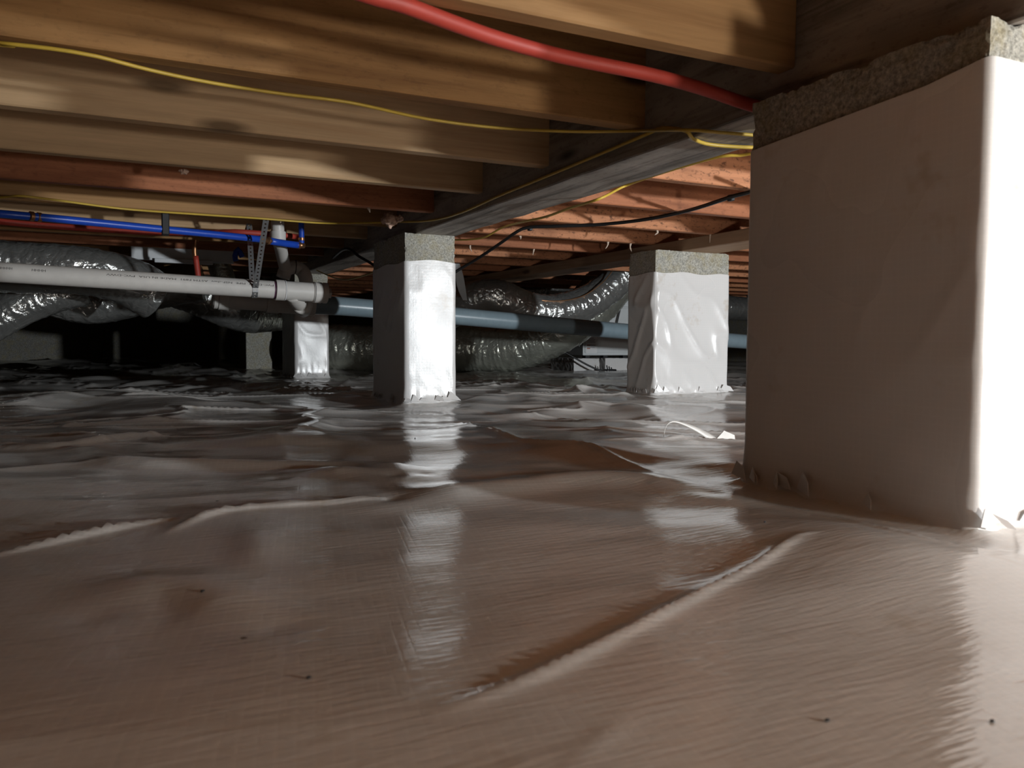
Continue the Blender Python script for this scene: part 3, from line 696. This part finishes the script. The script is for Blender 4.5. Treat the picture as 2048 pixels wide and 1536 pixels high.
# ------------------------------------------------------------------ dehumidifier
Y0 = 5.2
cl, cb = ony(1166, 711, Y0), ony(1166, 611, Y0)
x0 = cl[0]; z0 = max(.085, cl[2]); z1 = cb[2]; x1 = x0+.78; yd = .36
e = empty('dehumidifier', (x0+.39, Y0+yd/2, z0)); tag(e, 'white sheet metal dehumidifier with dark side grilles standing on white blocks', 'dehumidifier')
box('housing', (x0, Y0, z0), (x1, Y0+yd, z1), M['white'], e, .006, 2)
box('front_panel', (x0+.012, Y0-.006, z0+.02), (x1-.02, Y0+.004, z1-.012), M['white'], e, .003)
box('top_box', (x0+.16, Y0+.06, z1-.002), (x1-.05, Y0+yd-.04, z1+.13), M['white'], e, .004)
for k in range(2):
    ya = Y0+.045+k*.16; g = box('grille', (x0-.006, ya, z0+.07), (x0+.002, ya+.12, z1-.05), M['dark'], e, .001)
    zs_ = np.linspace(z0+.07, z1-.05, 8)
    for zq in zs_: box('grille_bar', (x0-.010, ya, zq-.003), (x0-.004, ya+.12, zq+.003), M['white'], g, 0)
    for yq in np.linspace(ya, ya+.12, 4): box('grille_bar', (x0-.010, yq-.003, z0+.07), (x0-.004, yq+.003, z1-.05), M['white'], g, 0)
lx0, lx1 = ony(1171, 690, Y0)[0], ony(1193, 690, Y0)[0]; lz0, lz1 = ony(1180, 706, Y0)[2], ony(1180, 672, Y0)[2]
lb = box('warning_label', (lx0, Y0-.0085, lz0), (lx1, Y0-.006, lz1), M['label_w'], e, 0)
for zt, hgt, wd_, mt in ((.42, .06, .35, 'label_r'), (.24, .06, .35, 'label_r'), (.43, .03, .9, 'label_k'), (.32, .02, .8, 'label_k'), (.62, .03, .85, 'label_k'), (.70, .03, .8, 'label_k'), (.78, .03, .85, 'label_k'), (.86, .03, .7, 'label_k')):
    zz = lz0+(lz1-lz0)*zt; xx = lx0+.008+(0 if mt == 'label_r' or wd_ > .5 else .03)
    box('print_line', (xx, Y0-.0095, zz), (lx0+.006+(lx1-lx0-.012)*wd_, Y0-.0085, zz+(lz1-lz0)*hgt), M[mt], lb, 0)
for xx in (x0+.06, x0+.22, x0+.40, x0+.62): box('foot', (xx-.02, Y0+.03, z0-.022), (xx+.02, Y0+.08, z0+.001), M['dark'], e, .002)
bx0 = ony(1120, 740, Y0)[0]
for k, (xa, xb) in enumerate(((bx0+.10, ony(1195, 740, Y0)[0]), (ony(1206, 740, Y0)[0], ony(1206, 740, Y0)[0]+.33))):
    zt = z0-.02; cz = hz((xa+xb)/2, Y0+.1)
    o = rough_block('support_block', (xa, Y0-.03, min(0, cz)-.02), (xb, Y0+.33, zt), M['wrap'] , None, 90+k, .006, .02)
    tag(o, ('white liner-wrapped block under the grille end of the dehumidifier', 'white liner-wrapped block under the middle of the dehumidifier')[k], 'block', 'dehumidifier support blocks')
# cables of the unit
cp = D((1134, 640, 5.02), (1130, 680, 4.99)); fl0 = onz(1212, 742, 0)
cc = [ony(1118, 690, 5.12), ony(1126, 702, 5.11), ony(1150, 716, 5.08), ony(1175, 730, 5.05), ony(1200, 741, 5.02), ony(1212, 744, 5.0)]
for q in cc: q[2] = max(q[2], hz(q[0], q[1])+.006)
tag(tube('extension_cord', cc, .007, M['black'], None, 10, .02), 'black power cord sloping from the dehumidifier to the liner', 'cord')
q = cc[-1]; e = empty('power_adapter', (q[0]+.03, q[1], hz(q[0], q[1]))); tag(e, 'small black plug and prongs lying on the liner before the dehumidifier', 'adapter')
g = hz(q[0]+.03, q[1]); box('adapter_body', (q[0]-.005, q[1]-.03, g-.004), (q[0]+.075, q[1]+.03, g+.022), M['black'], e, .006, 2)
for k in range(3): tube('prong', [(q[0]+.015+.018*k, q[1], g+.015), (q[0]+.005+.02*k, q[1], g+.05-.008*k)], .0045, M['black'], e, 8)
lp = [ony(x, y, 5.02) for x, y in ((1222, 640), (1232, 655), (1235, 635), (1240, 612), (1243, 602), (1234, 602))]
lp2 = [ony(x, y, 5.17) for x, y in ((1233, 650), (1238, 628), (1243, 605), (1238, 601), (1230, 603))]
tag(tube('control_cable', lp2, .006, M['black'], None, 10, .015), 'black cable looping over the top of the dehumidifier', 'cable')

# ------------------------------------------------------------------ foam, wisps, torn liner, litter
def blob(name, c, r, mat, seed, sq=(1, 1, 1), amp=.35, fr=2.2):
    bm = bmesh.new(); bmesh.ops.create_icosphere(bm, subdivisions=4, radius=1); P = np.array([v.co[:] for v in bm.verts])
    D_ = 1+amp*noise3(P*fr+seed, seed)+amp*.4*noise3(P*fr*2.4, seed+1)
    Q = P*D_[:, None]*r*np.array(sq)+np.array(c); 
    for v, q in zip(bm.verts, Q): v.co = q
    return frombm(name, bm, mat, None, True)
p = onz(779, 440, JB-.014); tag(blob('spray_foam_lump', p, .024, M['foam'], 3, (1, 1, 1.0)), 'pink lump of spray foam stuck under a joist by the yellow cable', 'foam lump')
p = onz(798, 437, JB-.010); tag(blob('spray_foam_lump', p, .012, M['foam'], 5), 'small pink foam nub beside the larger foam lump', 'foam lump')
p = onz(368, 343, JB+.006); tag(blob('spray_foam_lump', p, .009, M['foam'], 7, (1.2, 1, .8)), 'tiny pink foam crumb on the pale joists', 'foam lump')
WL = [((962, 484), .03), ((1012, 478), .015), ((1103, 490), .03), ((1170, 492), .032), ((1282, 466), .02), ((1365, 478), .05), ((1305, 478), .04), ((706, 430), .016), ((570, 432), .014)]
WN = ['stubby pale insulation wisp just above the thin yellow cable by the mossy cap', 'short pale insulation wisp under the black cable dip', 'thin pinkish insulation wisp above the sagging silver duct, nearer the mossy cap',
      'forked pale insulation wisp above the sagging silver duct, nearer the brown girder', 'small frayed insulation wisp on an orange joist left of the wide pier cap', 'long pale insulation wisp hanging right over the wide pier cap',
      'thin dangling insulation thread above the corner of the wide pier cap', 'tiny curled insulation wisp beside the pink foam lump', 'tiny insulation wisp beside the perforated strap']
for k, ((px, py), ln) in enumerate(WL):
    p = onz(px, py, JB+.002); p[1] = .988+.406*round((p[1]-.988)/.406); sp = [p, p+np.array([.004*math.sin(k*2), 0, -ln*.5]), p+np.array([.010*math.cos(k), .004, -ln])]
    P = spline(sp, .004); rad = np.linspace(.0045, .0012, len(P))*(1+.5*RNG.rand(len(P)))
    tag(tube('insulation_wisp', P, rad, M['wisp'], None, 7, raw=True), WN[k], 'wisp', 'insulation wisps under the joists')
# torn liner strip curling up beside the large pier
b0 = onz(1445, 884, 0); b1 = onz(1395, 884, 0); Y = b0[1]
def up(px, py, Yo=0): q = ony(px, py, Y+Yo); return q
cv = [up(1440, 880), up(1400, 858), up(1368, 846), up(1345, 842), up(1332, 852), up(1327, 872)]
P = spline(cv, .006); V = []; f = []; m = len(P)
wprof = np.interp(np.linspace(0, 1, m), [0, .25, .5, .7, 1], [.022, .016, .009, .004, .0008])
for i, q in enumerate(P):
    V += [q+np.array([0, -.3, -1])*wprof[i]*.9, q+np.array([0, .25, .2])*wprof[i]*.5]
    if i: f.append((2*i-2, 2*i-1, 2*i+1, 2*i))
V = np.array(V); V[:, 2] = np.maximum(V[:, 2], [hz(q[0], q[1])-.002 for q in V])
o = mesh('torn_liner_strip', V, f, M['flap'], None, True); md = o.modifiers.new('thickness', 'SOLIDIFY'); md.thickness = .0015
tag(o, 'torn strip of liner curling up from the floor beside the large pier', 'plastic strip')
b2 = up(1450, 870); o = flap('torn_liner_strip', [up(1425, 885), up(1470, 885), up(1468, 870), up(1447, 861), up(1440, 869)], M['flap'], None, .002)
tag(o, 'short upright torn corner of liner beside the curling strip', 'plastic strip')
CN2 = ['tiny dark crumb in the brightly lit liner patch before the large pier', 'tiny dark crumb farther out in the lit patch before the large pier', 'tiny dark crumb at the rim of the lit patch before the large pier', 'tiny dark crumb beside the small lit strip on the open liner',
       'tiny dark crumb on the open brown liner beyond the small lit strip', 'tiny dark crumb on the liner right in front of the narrow pier', 'tiny dark crumb on the liner between the narrow and the wide pier', 'tiny dark crumb at the foot of the large pier']
for k, (px, py) in enumerate(((1655, 1421), (1985, 1415), (2042, 1520), (617, 1352), (405, 1173), (830, 880), (1160, 822), (1530, 1040))):
    q = onz(px, py, .01); g = hz(q[0], q[1]); tag(blob('dirt_crumb', (q[0], q[1], g+.001), .0011, M['dark'], 50+k, (1.6, 1, .8)), CN2[k], 'dirt', 'dirt crumbs on the liner')
